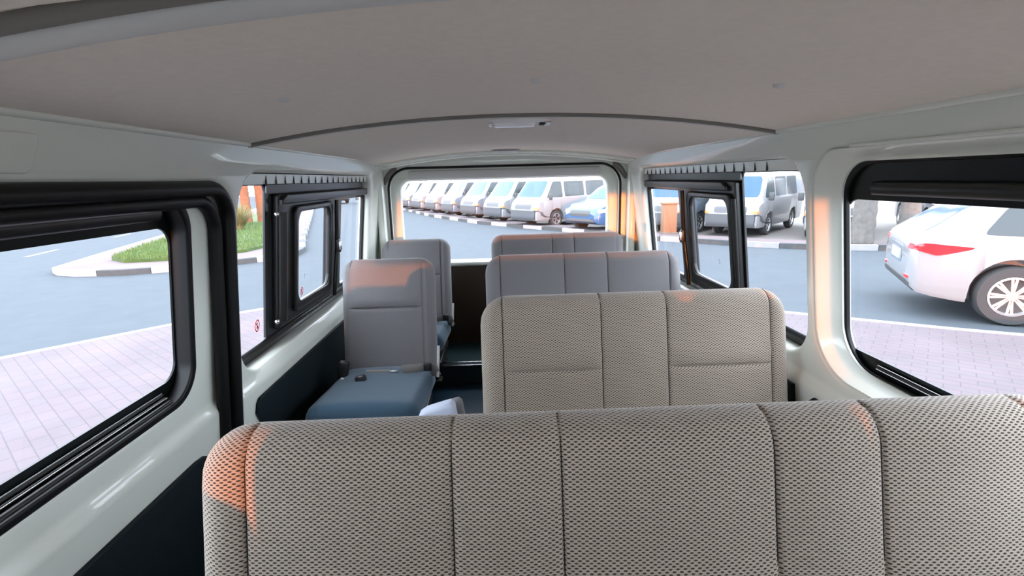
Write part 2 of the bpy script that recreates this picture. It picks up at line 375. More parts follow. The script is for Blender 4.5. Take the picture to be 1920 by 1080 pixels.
def side_window(name, F_, X, W, m0, s0, s1, b1, label, side):
    """W opening rect, m0 start of the black module, s0..s1 sliding pane glass, b1 end of the post behind it"""
    yA, zA, yB, zB = W
    rt = empty(name, (X(.64, .05), (yA + yB) / 2, .62), label=label, cat='window', kind='structure')
    zt, zb = 1.100, .655
    out = rrect(yA - .05, zA - .02, yB + .06, zB + .02, .08)
    near = rrect(yA - .04, zA + .036, m0, 1.178, (.10, .012, .018, .10))
    far = rrect(b1, .66, yB + .012, zt, .02)
    mid = rrect(s0 - .030, .692, s1 + .033, zt - .006, .031)
    P(plate('window_frit', [out, near, far, mid], .008, F_(.060), M_FRITG, bev=.001), rt)
    P(plate('window_pane', [rrect(yA - .04, zA, yB + .05, zB, .08)], .002, F_(.068), M_GLASS), rt)
    # raised rail frame and sliding sash
    P(plate('window_frame', [rrect(min(m0 + .055, s0 - .048), zb + .012, yB + .006, 1.148, (.02, .02, .01, .01)), rrect(s0 - .03, .705, s1 + .03, 1.098, .03), rrect(b1 + .004, .688, yB - .012, 1.112, .02)],
            .022, F_(.045), M_FRAME, bev=.006), rt)
    sash = P(plate('sliding_sash', [rrect(s0 - .03, .700, s1 + .035, 1.100, .03), rrect(s0, .735, s1, 1.078, .045)], .020, F_(.030), M_FRAME, bev=.007), rt)
    # bowed pull strip with a latch on the far edge of the sash
    n = 24; yc = s1 + .055
    pts = []
    for i in range(n + 1):
        t = i / n; z = 1.105 - t * .44
        pts.append((X(z, .012), yc + .018 * math.sin(pi * t) ** 2, z))
    pull = P(tube('pull_strip', pts, .009, M_FRAME, flat=1.6, up=Vector((0, 1, 0))), rt)
    lz = .895
    P(box('latch', (X(lz, .004), yc + .010, lz), (.020, .026, .062), M_BLACKP, bev=.006), rt)
    P(box('latch_button', (X(lz, -.010), yc - .004, lz + .002), (.012, .014, .040), M_STEEL, bev=.004, label='bright metal latch button'), rt)
    # upright guide post at the near edge of the module
    P(tube('guide_post', [(X(z, .030), m0 + .075 if side < 0 else m0 + .018, z) for z in (.70, .80, .90, 1.0, 1.085)], .018 if side < 0 else .009, M_FRAME, flat=1.3, up=Vector((0, 1, 0))), rt)
    if side < 0:
        for z in (.705, 1.082):
            bm = bmesh.new(); add_lathe(bm, [(0, .012), (.006, .011), (.009, .006), (.009, 0)], Matrix.Translation((X(z, .035), m0 + .035, z)) @ Matrix.Rotation(pi / 2, 4, 'Y'), 16)
            P(bm_link('bolt', bm, M_STEEL, smooth=60, label='shiny round bolt head'), rt)
    # top rail over the panes
    P(plate('top_rail', [[(m0 + .06, 1.128), (m0 + .10, 1.146), (yB + .01, 1.146), (yB + .01, 1.112), (m0 + .06, 1.112)]], .020, F_(.030), M_FRAME, bev=.005), rt)
    # slotted pale flange above the glass
    P(plate('upper_flange', [[(yA + .06, 1.182), (yB - .01, 1.182), (yB - .01, 1.214), (yA + .06, 1.214)]], .006, F_(.028), M_PAINT, bev=.002), rt)
    sl = bmesh.new(); y = yA + .22
    while y < yB - .06:
        add_box(sl, (X(1.198, .0235), y, 1.198), (.004, .005, .032)); y += .075
    P(bm_link('flange_rib', sl, M_FRAME, smooth=0), rt)
    P(plate('frit_sheen_strip', [rrect(m0 - .005, 1.150, yB - .004, 1.181, .006)], .006, F_(.050), M_SHEEN, bev=.001), rt)  # added grey strip, stands in for sky sheen along the top of the frit
    P(tube('window_gasket', [(X(zA + .02, .055), yA + .04 + (yB - yA - .06) * i / 12, zA + .030) for i in range(13)], .009, M_RUBBER, flat=1.4), rt)
    return rt
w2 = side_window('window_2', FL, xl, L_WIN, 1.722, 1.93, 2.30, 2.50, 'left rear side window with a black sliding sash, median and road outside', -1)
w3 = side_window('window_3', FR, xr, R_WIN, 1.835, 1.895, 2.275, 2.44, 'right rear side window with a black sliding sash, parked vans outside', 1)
no_smoking('no_smoking_sticker', FL(.064), 1.675, .715, .017, w2)
no_smoking('no_smoking_sticker', FL(.030), 1.985, .765, .014, w2)
def glass_mark(F_, y, z, parent):
    bm_l = []
    for i, (a, b, c, d) in enumerate(((0, .030, .010, .034), (0, .0, .003, .03), (.009, .0, .012, .022), (.004, .010, .009, .013), (.0, .040, .003, .052), (.007, .040, .010, .050))):
        bm_l.append([(y + a, z + b), (y + c, z + b), (y + c, z + d), (y + a, z + d)])
    P(plate('glass_marking', bm_l[:1] + bm_l[4:], .0006, F_, M_GREYP, smooth=0, label='faint grey etched marks on the glass'), parent)
glass_mark(FL(.064), 2.10, .765, w2); glass_mark(FR(.064), 2.08, .775, w3)
# small pale moulded tab on the wall at the upper left
plate('trim_18', [rrect(.70, 1.205, .80, 1.262, .012)], .010, FL(-.002), M_PAINT, bev=.004, label='faint raised tab moulded in the wall at the far left under the headliner', cat='trim', kind='structure')
tube('trim_19', [(xr(1.232, -.001), -.1 + 1.27 * i / 12, 1.232) for i in range(13)], .0035, M_PAINT, flat=1.2, label='thin raised swage line above the near right window', cat='trim', kind='structure')
# ------------------------------------------------------------------ tailgate
tg = empty('door_2', (.055, 3.27, .1), label='off-white tailgate with a wide rear window and brown lower panel, vans outside', cat='door', kind='structure')
TGO = (-.700, .10, .805, 1.275)
P(plate('gate_frame', [rrect(*TGO, .12), rrect(-.597, .672, .700, 1.178, (.05, .05, .06, .06))], .05, FB(3.275), M_PAINT, bev=.020, smooth=45), tg)
P(plate('window_pane', [rrect(-.62, .65, .72, 1.20, .06)], .002, FB(3.285), M_GLASS), tg)
P(plate('gate_card', [rrect(-.66, .11, .76, .632, .02)], .02, FB(3.240), M_BROWN, bev=.006), tg)
P(box('gate_header', (.055, 3.245, 1.212), (1.20, .03, .055), M_HEADTRIM, bev=.012), tg)
P(tube('gate_ledge', [(-.62 + 1.34 * i / 20, 3.238, .650) for i in range(21)], .014, M_PAINT, up=Vector((0, 1, 0))), tg)
so = rrect(-.662, .02, .772, 1.256, (.04, .04, .13, .13), seg=14)
P(tube('gate_seal', [(x, YB - .004, z) for x, z in so], .0075, M_RUBBER, closed=True, up=Vector((0, 1, 0)), flat=1.6), tg)

# ------------------------------------------------------------------ unseen cab behind the camera; windscreen opening and added panel shape the sun patches
plate('wall_front', [[(-.95, 0), (1.08, 0), (1.08, 1.42), (-.95, 1.42)], rrect(-.85, .60, .90, 1.165, .06)], .05, FB(-1.52), M_PAINT, bev=.012,
      label='front end of the cab around the windscreen, behind the camera', cat='wall', kind='structure')
blocker = empty('sun_blocker', (-.42, -1.40, 1.17), label='grey sun visor added out of view at the left of the windscreen', cat='sun visor')  # unseen panel added to cap the sun patches on the left seats
P(box('blocker_panel', (-.40, -1.40, 1.030), (.46, .02, .26), M_GREYP, bev=.008), blocker)
P(tube('blocker_rod', [(-.66, -1.40, 1.182), (-.06, -1.40, 1.182)], .005, M_BLACKP, up=Vector((0, 1, 0))), blocker)

# ------------------------------------------------------------------ seats
def axis_points(L, r, seams, step):
    """positions and arc lengths along one side 0..L with rounded ends"""
    out = []; K = 7
    for k in range(K + 1):
        th = pi / 2 * k / K; out.append((r * (1 - math.cos(th)), r * th))
    n = max(2, int((L - 2 * r) / step))
    mids = set(r + (L - 2 * r) * i / n for i in range(1, n))
    for s in seams:
        mids = {m_ for m_ in mids if abs(m_ - s) > .012}
        mids |= {s + d for d in (-.009, -.005, -.0025, -.001, .001, .0025, .005, .009)}
    for m_ in sorted(mids):
        if r + .001 < m_ < L - r - .001: out.append((m_, r * pi / 2 + m_ - r))
    tot = r * pi / 2 + (L - 2 * r) + r * pi / 2
    for k in range(K, -1, -1):
        th = pi / 2 * k / K; out.append((L - r * (1 - math.cos(th)), tot - r * th))
    return out
def pad_mesh(Wd, H, T, Rt, Rb, vs=(), hs=(), puff=.0, step=.03, taper=0, back=.75, hcurve=0):
    """upholstered pad; local x width, z up from 0, front at -y. vs: x of vertical seams, hs: (z, x0, x1) creases"""
    r = T / 2
    xs = axis_points(Wd, r, [v + Wd / 2 for v in vs], step); zs = axis_points(H, r, [h[0] for h in hs], step)
    bm = bmesh.new(); uvl = bm.loops.layers.uv.new('UVMap'); G = {}
    for side in (-1, 1):
        for i, (xa, xu) in enumerate(xs):
            for j, (za, zu) in enumerate(zs):
                x = xa - Wd / 2; z = za
                top = z > H / 2; R = Rt if top else Rb
                dx = Wd / 2 - abs(x); dz = (H - z) if top else z
                sx = 1 if x >= 0 else -1
                if dx < R and dz < R:
                    a = 1 - dx / R; b = 1 - dz / R
                    a2 = a * math.sqrt(max(0, 1 - b * b / 2)); b2 = b * math.sqrt(max(0, 1 - a * a / 2))
                    x = sx * (Wd / 2 - R + a2 * R); z = (H - R + b2 * R) if top else (R - b2 * R)
                    d = R - R * math.hypot(a2, b2)
                else: d = min(dx, dz)
                d = max(0, min(d, r)); prof = math.sqrt(max(0, r * r - (r - d) ** 2))
                y = side * prof * (1 if side < 0 else back)
                if side < 0 and prof > .001:
                    k = 0
                    for s in vs:
                        k = max(k, math.exp(-((x - s) / .0035) ** 2) * .0045)
                    for (hz, x0, x1) in hs:
                        if x0 - .01 < x < x1 + .01:
                            e = min(1, (x - x0 + .01) / .04, (x1 + .01 - x) / .04)
                            k = max(k, math.exp(-((z - hz) / .004) ** 2) * .012 * e)
                            y -= .008 * e * math.exp(-((z - hz - .03) / .022) ** 2) 
                    for s0, s1 in zip([-Wd / 2] + list(vs), list(vs) + [Wd / 2]):
                        if s0 <= x <= s1 and s1 - s0 > .03: y -= puff * math.sin(pi * (x - s0) / (s1 - s0)) * (prof / r)
                    n2 = prof / r; y += k * n2
                    if dz < r and top: z -= k * (1 - n2)
                if hcurve: z += hcurve * (z / H) * (1 - (2 * x / Wd) ** 2) * 0
                if taper: x *= 1 - taper * (z / H) ** 2
                G[side, i, j] = (bm.verts.new((x, y, z)), (xu, zu))
    nx, nz = len(xs), len(zs)
    # share rim vertices
    for i in range(nx):
        for j in range(nz):
            if i in (0, nx - 1) or j in (0, nz - 1):
                bm.verts.remove(G[1, i, j][0]); G[1, i, j] = G[-1, i, j]
    for side in (-1, 1):
        for i in range(nx - 1):
            for j in range(nz - 1):
                q = [G[side, i, j], G[side, i + 1, j], G[side, i + 1, j + 1], G[side, i, j + 1]]
                vv = []
                for t in q:
                    if t[0] not in vv: vv.append(t[0])
                if len(vv) < 3: continue
                if side > 0: q = q[::-1]; vv = vv[::-1]
                try: f = bm.faces.new([t[0] for t in q])
                except ValueError: continue
                for lp, t in zip(f.loops, q): lp[uvl].uv = t[1]
    me = bpy.data.meshes.new('pad'); bm.to_mesh(me); bm.free(); return me
LEAN = math.radians(12)
def seam_line(x, H, T, zlo=.02):
    """thread following the front and over the top at x"""
    r = T / 2; pts = []
    for i in range(9): pts.append((x, -r + .0039, zlo + (H - r - zlo) * i / 8))
    for k in range(1, 7):
        a = pi / 2 * k / 6; pts.append((x, -(r - .0039) * math.cos(a), H - r + (r - .0039) * math.sin(a)))
    return pts
def seat(name, x0, x1, Yt, label, vs, hs, cloth, group=None, zt=.836, Rt=.07, seatmat=None, legs=(), cush=True, cushL=.46, T=.11, z_c=.36, taper=0, cat='seat', step=.03, cl=.47, floorz=0.0):
    xc = (x0 + x1) / 2; Wd = x1 - x0; zb = .30; H = (zt - zb) / math.cos(LEAN)
    yb = Yt - (.83 - zb) * math.tan(LEAN) + T / 2 / math.cos(LEAN)
    rt = empty(name, (xc, yb - .2, floorz), label=label, cat=cat, group=group)
    off = Vector((0, .2, zb - floorz))
    def tr(v): # lean
        y, z = v.y, v.z
        return Vector((v.x, y * math.cos(LEAN) + z * math.sin(LEAN), z * math.cos(LEAN) - y * math.sin(LEAN))) + off
    me = pad_mesh(Wd, H, T, Rt, .06, [v - xc for v in vs], [((h[0] - zb) / math.cos(LEAN), h[1] - xc, h[2] - xc) for h in hs], puff=.007, taper=taper, step=step)
    for v in me.vertices: v.co = tr(v.co)
    b = link('backrest', me, cloth, rt, smooth=180)
    for v in vs:
        sm = bmesh.new(); add_tube(sm, [tr(Vector(p)) for p in seam_line(v - xc, H, T)], .0009, 6); bm_link('seam', sm, M_THREAD, b, smooth=60)
    if cush:
        me = pad_mesh(Wd - .01, cl, .13, .075, .06, [v - xc for v in vs], [], puff=.006, step=step)
        tilt = math.radians(5)
        for v in me.vertices:
            x, y, z = v.co   # front of pad (-y) becomes the top, z length becomes -Y
            Yp = -z; Zp = -y
            v.co = Vector((x, .19 + Yp * math.cos(tilt) - Zp * math.sin(tilt), (z_c - .065 - floorz) + Zp * math.cos(tilt) - Yp * math.sin(tilt)))
        link('cushion', me, seatmat or cloth, rt, smooth=180)
    fr = bmesh.new(); add_box(fr, (0, -.02, z_c - .155 - floorz), (Wd - .06, .40, .04), .008); bm_link('seat_frame', fr, M_DARKMETAL, rt)
    for lx in legs:
        for ly in (-.17, .12):
            hgt = z_c - .165 - floorz
            bm = bmesh.new(); add_box(bm, (lx - xc, ly, hgt / 2 + .005), (.035, .035, hgt - .006), .006); add_box(bm, (lx - xc, ly, .006), (.07, .07, .010), .003)
            bm_link('leg', bm, M_DARKMETAL, rt)
    return rt
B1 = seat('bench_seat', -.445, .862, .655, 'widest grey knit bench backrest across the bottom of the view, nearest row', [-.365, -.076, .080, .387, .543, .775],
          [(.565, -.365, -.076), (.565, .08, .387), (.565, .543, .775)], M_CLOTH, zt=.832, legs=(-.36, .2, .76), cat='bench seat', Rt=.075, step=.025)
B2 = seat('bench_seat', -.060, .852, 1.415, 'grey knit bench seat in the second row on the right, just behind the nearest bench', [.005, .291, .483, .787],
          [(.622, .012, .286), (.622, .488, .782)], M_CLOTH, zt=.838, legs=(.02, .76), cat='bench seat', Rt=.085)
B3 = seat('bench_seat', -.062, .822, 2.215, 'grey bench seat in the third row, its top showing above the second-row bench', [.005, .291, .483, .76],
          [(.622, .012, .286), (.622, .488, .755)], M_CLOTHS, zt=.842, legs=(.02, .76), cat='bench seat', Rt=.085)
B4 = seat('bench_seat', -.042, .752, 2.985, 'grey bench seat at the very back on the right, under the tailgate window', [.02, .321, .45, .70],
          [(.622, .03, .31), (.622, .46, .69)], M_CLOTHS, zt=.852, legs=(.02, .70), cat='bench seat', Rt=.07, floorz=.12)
S1 = seat('single_seat', -.712, -.292, 2.25, 'nearer of the two single grey seats by the left rear window, with lap belt', [-.665, -.345],
          [(.618, -.66, -.35)], M_CLOTHS, zt=.836, seatmat=M_CUSH, legs=(-.64, -.36), cat='seat', Rt=.07, cl=.56, z_c=.375)
S2 = seat('single_seat', -.700, -.290, 3.02, 'farther of the two single grey seats on the left, in front of the tailgate', [-.655, -.345],
          [(.618, -.65, -.35)], M_CLOTHS, zt=.836, seatmat=M_CUSH, legs=(-.64, -.36), cat='seat', Rt=.07, cl=.50, z_c=.375, floorz=.12)

# lap belts and recliner covers of the single seats
def lap_belt(S, x_r, yb, z):
    L0 = S.location
    def loc(o): o.location = -Vector(L0); return o
    pts = [(x_r + .006, yb + .02, z - .02), (x_r - .004, yb - .015, z + .035), (x_r - .04, yb - .03, z + .038), (x_r - .10, yb - .035, z + .036), (x_r - .13, yb - .035, z + .034)]
    b = loc(tube('seat_belt', pts, .020, M_BELT, S, n=8, flat=.16, up=Vector((0, 1, .2))))
    t = box('belt_tongue', (x_r - .165, yb - .035, z + .022), (.035, .008, .018), M_STEEL, b, bev=.003, label='chrome belt tongue')
    box('belt_slider', (x_r - .022, yb - .034, z + .040), (.034, .014, .036), M_BLACKP, b, bev=.005)
    rb = loc(box('belt_end', (x_r - .235, yb - .02, z + .018), (.10, .010, .022), M_BELT, S, bev=.003))
    for (bx, by, bz, a) in ((x_r - .375, yb - .03, z + .035, .25), (x_r - .275, yb - .12, z + .005, -.2)):
        bk = loc(box('belt_buckle', (bx, by, bz), (.042, .030, .085), M_BLACKP, S, bev=.008, rot=Matrix.Rotation(a, 4, 'Y')))
    loc(box('belt_tag', (x_r - .365, yb - .075, z + .000), (.034, .004, .034), M_WHITEP, S, bev=.001, rot=Matrix.Rotation(.5, 4, 'Y'), label='small white cloth tag'))
    loc(tube('recliner_lever', [(x_r + .016, yb + .06, z + .10), (x_r + .016, yb + .03, z + .06), (x_r + .014, yb + .01, z + .01), (x_r + .012, yb, z - .02)], .006, M_GREYP, S, flat=.6, n=8))
lap_belt(S1, -.290, 2.055, .375)
lap_belt(S2, -.290, 2.825, .375)

# folded jump seat beside the second bench
J = empty('jump_seat', (-.20, 1.42, 0), label='small pale folded jump seat standing in the aisle left of the second-row bench', cat='folding seat')
def FJ(y0): return lambda u, v, w_: Vector((u, y0 + w_, v))
jp = [(-.300, .415), (-.268, .458), (-.250, .500), (-.230, .513), (-.178, .528), (-.157, .533), (-.145, .522), (-.136, .46), (-.134, .16), (-.292, .16)]
def PJ(o): o.parent = J; o.location = -J.location; return o
PJ(plate('folded_backrest', [jp], .05, FJ(1.42), M_LIGHTV, bev=.014, smooth=60))
jp2 = [(u + (.016 if u > -.2 else .02), v - .030) for u, v in jp]
PJ(plate('folded_cushion', [jp2], .085, FJ(1.495), M_CLOTHS, bev=.03, smooth=60))
PJ(box('leg', (-.21, 1.46, .085), (.04, .05, .16), M_DARKMETAL, bev=.006))
PJ(box('belt_tag', (-.110, 1.46, .452), (.030, .03, .012), M_WHITEP, bev=.004, rot=Matrix.Rotation(.35, 4, 'Y'), label='white cloth tag'))
PJ(tube('hinge_knob', [(-.135, 1.48, .420), (-.105, 1.47, .424), (-.080, 1.47, .415), (-.072, 1.47, .39)], [.020, .024, .022, .012], M_GREYP, n=12))
PJ(tube('hinge_arm', [(-.285, 1.40, .440), (-.255, 1.395, .462), (-.30, 1.40, .41)], .005, M_GREYP))

# unseen front seats, heights and gaps shaped to cut the low sun
for (fa, fb, zt_, hr, lab) in ((-.742, -.368, .78, None, 'unseen left front cab seat, kept low to pass sun over it'), (-.368, .508, .882, (.30,), 'unseen wide middle cab seat, sized to block the sun'), (.508, .765, .882, (), 'unseen right front cab seat, sized to block the sun')):
    fs = seat('sun_block_seat', fa, fb, -.28, lab, [], [], M_CLOTHS, zt=zt_, legs=(fa + .06, fb - .06), cat='seat')
    for hx in (hr or ()):
        b = bmesh.new(); add_box(b, (hx, .34, 1.03), (.24, .09, .17), .035, seg=4); bm_link('headrest', b, M_CLOTHS, fs)
        for sx in (-.06, .06): tube('headrest_post', [(hx + sx, .33, .84), (hx + sx, .34, .96)], .006, M_STEEL, fs)

# ------------------------------------------------------------------ things on the headliner
def ell(cx, cy, a, b, z0, z1, bm, n=36, p=2.6):
    r0, r1 = [], []
    for i in range(n):
        t = 2 * pi * i / n; c, s = math.cos(t), math.sin(t)
        x = cx + a * math.copysign(abs(c) ** (2 / p), c); y = cy + b * math.copysign(abs(s) ** (2 / p), s)
        r0.append(bm.verts.new((x, y, z0))); r1.append(bm.verts.new((cx + (x - cx) * .88, cy + (y - cy) * .84, z1)))
    for i in range(n): bm.faces.new((r0[i], r0[(i + 1) % n], r1[(i + 1) % n], r1[i]))
    bm.faces.new(r1); bm.faces.new(r0)
def dome(cx, cy, a, b, label, near):
    z = roof_z(cx, cy) - .003
    d = empty('dome_light', (cx, cy, z), label=label, cat='ceiling light')
    bm = bmesh.new(); ell(0, 0, a, b, 0, -.010, bm); bm_link('bezel', bm, M_WHITEP if near else M_GREYP, d, smooth=40)
    bm = bmesh.new(); ell(-a * .16 if near else 0, 0, a * (.70 if near else .80), b * .80, -.008, -.020, bm); bm_link('lens', bm, M_LENS, d, smooth=40, label='white translucent lens')
    if near:
        box('switch', (a * .70, 0, -.013), (.016, .024, .008), M_BLACKP, d, bev=.002)
        box('end_clip', (a * .88, 0, -.012), (.016, .040, .008), M_STEEL, d, bev=.002)
        box('end_clip', (-a * .92, 0, -.012), (.010, .040, .008), M_STEEL, d, bev=.002)
    return d
dome(.075, 1.565, .094, .040, 'oblong ceiling light with white lens just behind the headliner seam', True)
dome(.060, 2.90, .084, .040, 'small oval ceiling light at the back end of the headliner', False)
for cx, cy, lab in ((-.375, .968, 'small round headliner clip, leftmost of the three in a row'), (.077, .96, 'small round headliner clip, middle of the three in a row'), (.505, .935, 'small round headliner clip, rightmost of the three in a row')):
    bm = bmesh.new(); add_lathe(bm, [(0, -.006), (.006, -.0055), (.010, -.003), (.012, .002)], Matrix.Identity(4), 24)
    o = bm_link('headliner_clip', bm, M_HEADTRIM, smooth=60, label=lab, cat='clip', group='headliner clips'); o.location = (cx, cy, roof_z(cx, cy)); 
#OUTSIDE
# ------------------------------------------------------------------ outside ground
GZ = -.72; RZD = -.82        # pavement top, road
M_ASPH = pm('asphalt', (.066, .0765, .086), .95, spec=.1, noise=.12, nscale=3, bump=.3, bscale=60)
def brick_mat(name, c1, c2, cm, sc_, rot=0.0):
    m, nt, p = nmat(name); tc = nt.nodes.new('ShaderNodeTexCoord'); mp = nt.nodes.new('ShaderNodeMapping'); mp.inputs['Rotation'].default_value = (0, 0, rot)
    br = nt.nodes.new('ShaderNodeTexBrick'); br.inputs['Color1'].default_value = (*c1, 1); br.inputs['Color2'].default_value = (*c2, 1); br.inputs['Mortar'].default_value = (*cm, 1)
    br.inputs['Scale'].default_value = sc_; br.inputs['Mortar Size'].default_value = .010; br.inputs['Brick Width'].default_value = .5; br.inputs['Row Height'].default_value = .25
    nt.links.new(tc.outputs['Object'], mp.inputs[0]); nt.links.new(mp.outputs[0], br.inputs['Vector'])
    nz = nt.nodes.new('ShaderNodeTexNoise'); nz.inputs['Scale'].default_value = 1.3; nz.inputs['Detail'].default_value = 8; nt.links.new(tc.outputs['Object'], nz.inputs['Vector'])
    mx = nt.nodes.new('ShaderNodeMixRGB'); mx.blend_type = 'OVERLAY'; mx.inputs[0].default_value = .3
    nt.links.new(br.outputs[0], mx.inputs[1]); nt.links.new(nz.outputs[0], mx.inputs[2]); nt.links.new(mx.outputs[0], p.inputs['Base Color'])
    b = nt.nodes.new('ShaderNodeBump'); b.inputs['Strength'].default_value = .4; b.inputs['Distance'].default_value = .01
    nt.links.new(br.outputs['Fac'], b.inputs['Height']); b.invert = True; nt.links.new(b.outputs[0], p.inputs['Normal'])
    p.inputs['Roughness'].default_value = .9; return m
M_PAVER = brick_mat('pink_pavers', (.098, .074, .081), (.088, .072, .079), (.062, .052, .057), 2.1, .72)
M_PAVER2 = brick_mat('pink_pavers_median', (.115, .083, .085), (.104, .080, .084), (.083, .065, .067), 2.0, .3)
M_SOLD = brick_mat('edge_pavers', (.125, .085, .088), (.11, .08, .085), (.06, .05, .05), 2.1, .72 + pi / 2)
M_CONC = pm('concrete', (.115, .105, .095), .9, noise=.2, nscale=5, bump=.3, bscale=60)
M_KW = pm('kerb_white', (.24, .23, .23), .8, noise=.15, nscale=6)
M_KB = pm('kerb_black', (.045, .05, .052), .8, noise=.3, nscale=8)
M_MARK = pm('road_marking', (.16, .16, .16), .8, noise=.1, nscale=8)
M_GRASS = pm('lawn', (.04, .075, .015), .95, noise=.5, nscale=7, bump=1, bscale=30)
M_BLADE = pm('grass_blade', (.085, .13, .03), .8, noise=.3, nscale=4)
M_STRAW = pm('straw_grass', (.16, .14, .045), .8, noise=.3, nscale=5)
box('ground', (0, 25, RZD - .05), (160, 140, .1), M_ASPH, smooth=0, label='pale blue-grey asphalt road all around the van', cat='road', kind='structure')
def slab(name, pts, z0, z1, mat, label, cat='pavement', **k):
    bm = bmesh.new(); a = [bm.verts.new((x, y, z1)) for x, y in pts]; b = [bm.verts.new((x, y, z0)) for x, y in pts]; n = len(pts)
    bm.faces.new(a); bm.faces.new(b[::-1])
    for i in range(n): bm.faces.new((a[i], b[i], b[(i + 1) % n], a[(i + 1) % n]))
    bmesh.ops.triangulate(bm, faces=[f for f in bm.faces if len(f.verts) > 4])
    return bm_link(name, bm, mat, smooth=0, label=label, cat=cat, kind='structure', **k)
pave = [(-16, -8), (-16, -3), (-5.86, 5.8), (-4.56, 7.17), (-3.68, 7.85), (-2.2, 8.5), (0, 8.7), (2.2, 7.8), (4.1, 6.50), (5.4, 5.66), (6.4, 5.1), (13, 1.4), (13, -8)]
slab('ground', pave, RZD - .02, GZ, M_PAVER, 'pink brick pavement the van stands on')
def kerb_line(pts, z0, z1, wd, label, stripe=0, start=0, group=None):
    """kerb stones along a polyline, alternately white and dark when stripe > 0; stones are separate"""
    L = [0.0]
    for p, q in zip(pts, pts[1:]): L.append(L[-1] + (Vector(q) - Vector(p)).length)
    def at(s):
        s = max(0, min(s, L[-1]))
        for i in range(len(pts) - 1):
            if s <= L[i + 1] + 1e-9:
                t = (s - L[i]) / max(1e-9, L[i + 1] - L[i]); return Vector(pts[i]).lerp(Vector(pts[i + 1]), t)
        return Vector(pts[-1])
    s, k, out = 0.0, start, []
    step = stripe or L[-1]
    while s < L[-1] - .05:
        e = min(s + step, L[-1]); n = max(1, int((e - s) / .45)); bm = bmesh.new(); prev = None
        ss = [s + (e - s - .012) * i / n for i in range(n + 1)]
        if not stripe: ss = sorted(set(ss) | set(L))
        for q in ss:
            p = at(q); d = (at(q + .05) - at(q - .05)).normalized(); nn = Vector((d.y, -d.x)) * wd / 2
            ring = [bm.verts.new((*(p + nn), z0)), bm.verts.new((*(p + nn * .98), z1 - .015)), bm.verts.new((*(p + nn * .8), z1)), bm.verts.new((*(p - nn), z1)), bm.verts.new((*(p - nn), z0))]
            if prev:
                for j in range(5): bm.faces.new((prev[j], ring[j], ring[(j + 1) % 5], prev[(j + 1) % 5]))
            else: bm.faces.new(ring)
            prev = ring
        bm.faces.new(prev)
        out.append(bm_link('kerb_stone' if stripe else 'kerb', bm, (M_KW, M_KB)[k % 2] if stripe else M_KW, smooth=0))
        tag(out[-1], label if not stripe else label % (('white', 'dark')[k % 2]), 'kerb', group, None if stripe else 'structure')
        s = e; k += 1
    return out
kerb_line([(-16, -3), (-5.86, 5.8), (-4.56, 7.17), (-3.68, 7.85), (-2.2, 8.5), (0, 8.7), (2.2, 7.8), (4.1, 6.50), (5.4, 5.66), (6.4, 5.1), (13, 1.4)], RZD, GZ + .004, .12, 'thin pale kerb edge between the brick pavement and the road')
# lighter strip and course of edge bricks near the van on the left
slab('ground', [(-3.05, -1.0), (-2.25, -1.2), (-1.9, 3.6), (-2.5, 3.6)], GZ, GZ + .004, M_CONC, 'sandy concrete strip beside the brick pavement near the van on the left')
slab('ground', [(-3.5, -.5), (-3.1, -.6), (-2.65, 4.4), (-3.0, 4.4)], GZ, GZ + .004, M_SOLD, 'row of edge bricks in the pavement left of the van')

# median island on the left
isl = [(-11.0, 12.75), (-10.55, 12.35), (-9.93, 12.11), (-9.0, 12.05), (-7.76, 12.43), (-6.79, 13.2), (-6.2, 13.65), (-5.75, 14.2), (-5.85, 15.3), (-6.83, 17.9), (-9.6, 26.3), (-12.75, 35.7), (-19, 54), (-23, 54), (-17.2, 34), (-13.9, 22.3), (-11.99, 15.9)]
slab('ground', isl, RZD, -.685, M_PAVER2, 'pink paved tip of the road island on the left')
kerb_line(isl[1:14], RZD, -.675, .15, '%s painted kerb stone edging the grassy road island', 1.15, 0, 'kerb stones around the road island')
kerb_line([isl[13], isl[14], isl[15], isl[16], isl[0], isl[1]], RZD, -.68, .15, 'pale kerb along the far side of the grassy road island')
lawn = [(-10.35, 13.75), (-9.6, 13.15), (-8.3, 13.35), (-7.2, 14.6), (-7.1, 15.6), (-7.9, 18.0), (-10.7, 26.5), (-13.9, 35.6), (-16.0, 35.6), (-13.1, 22.8), (-11.4, 16.4)]
bm = bmesh.new()
vs_ = [bm.verts.new((x, y, -.60)) for x, y in lawn]; bs_ = [bm.verts.new((x, y, -.69)) for x, y in lawn]
bm.faces.new(vs_)
for i in range(len(lawn)): bm.faces.new((vs_[i], bs_[i], bs_[(i + 1) % len(lawn)], vs_[(i + 1) % len(lawn)]))
bmesh.ops.triangulate(bm, faces=bm.faces[:])
bm_link('grass_bed', bm, M_GRASS, smooth=0, label='green lawn bed on the road island', cat='lawn', kind='stuff')
def inside(x, y, poly):
    c = False; n = len(poly)
    for i in range(n):
        x1, y1 = poly[i]; x2, y2 = poly[(i + 1) % n]
        if (y1 > y) != (y2 > y) and x < (x2 - x1) * (y - y1) / (y2 - y1) + x1: c = not c
    return c
bm = bmesh.new(); cnt = 0
while cnt < 15000:
    y = 13 + 12 * random.random() ** 1.7; x = random.uniform(-13, -7)
    if not inside(x, y, lawn): continue
    cnt += 1; h = random.uniform(.05, .13); a = random.uniform(0, pi); wv = Vector((math.cos(a), math.sin(a), 0)) * random.uniform(.006, .014)
    b0 = Vector((x, y, -.61)); tip = b0 + Vector((random.uniform(-.05, .05), random.uniform(-.05, .05), h))
    f = bm.faces.new([bm.verts.new(b0 - wv), bm.verts.new(b0 + wv), bm.verts.new(tip)])
bm_me = bpy.data.meshes.new('grass'); bm.to_mesh(bm_me); bm.free()
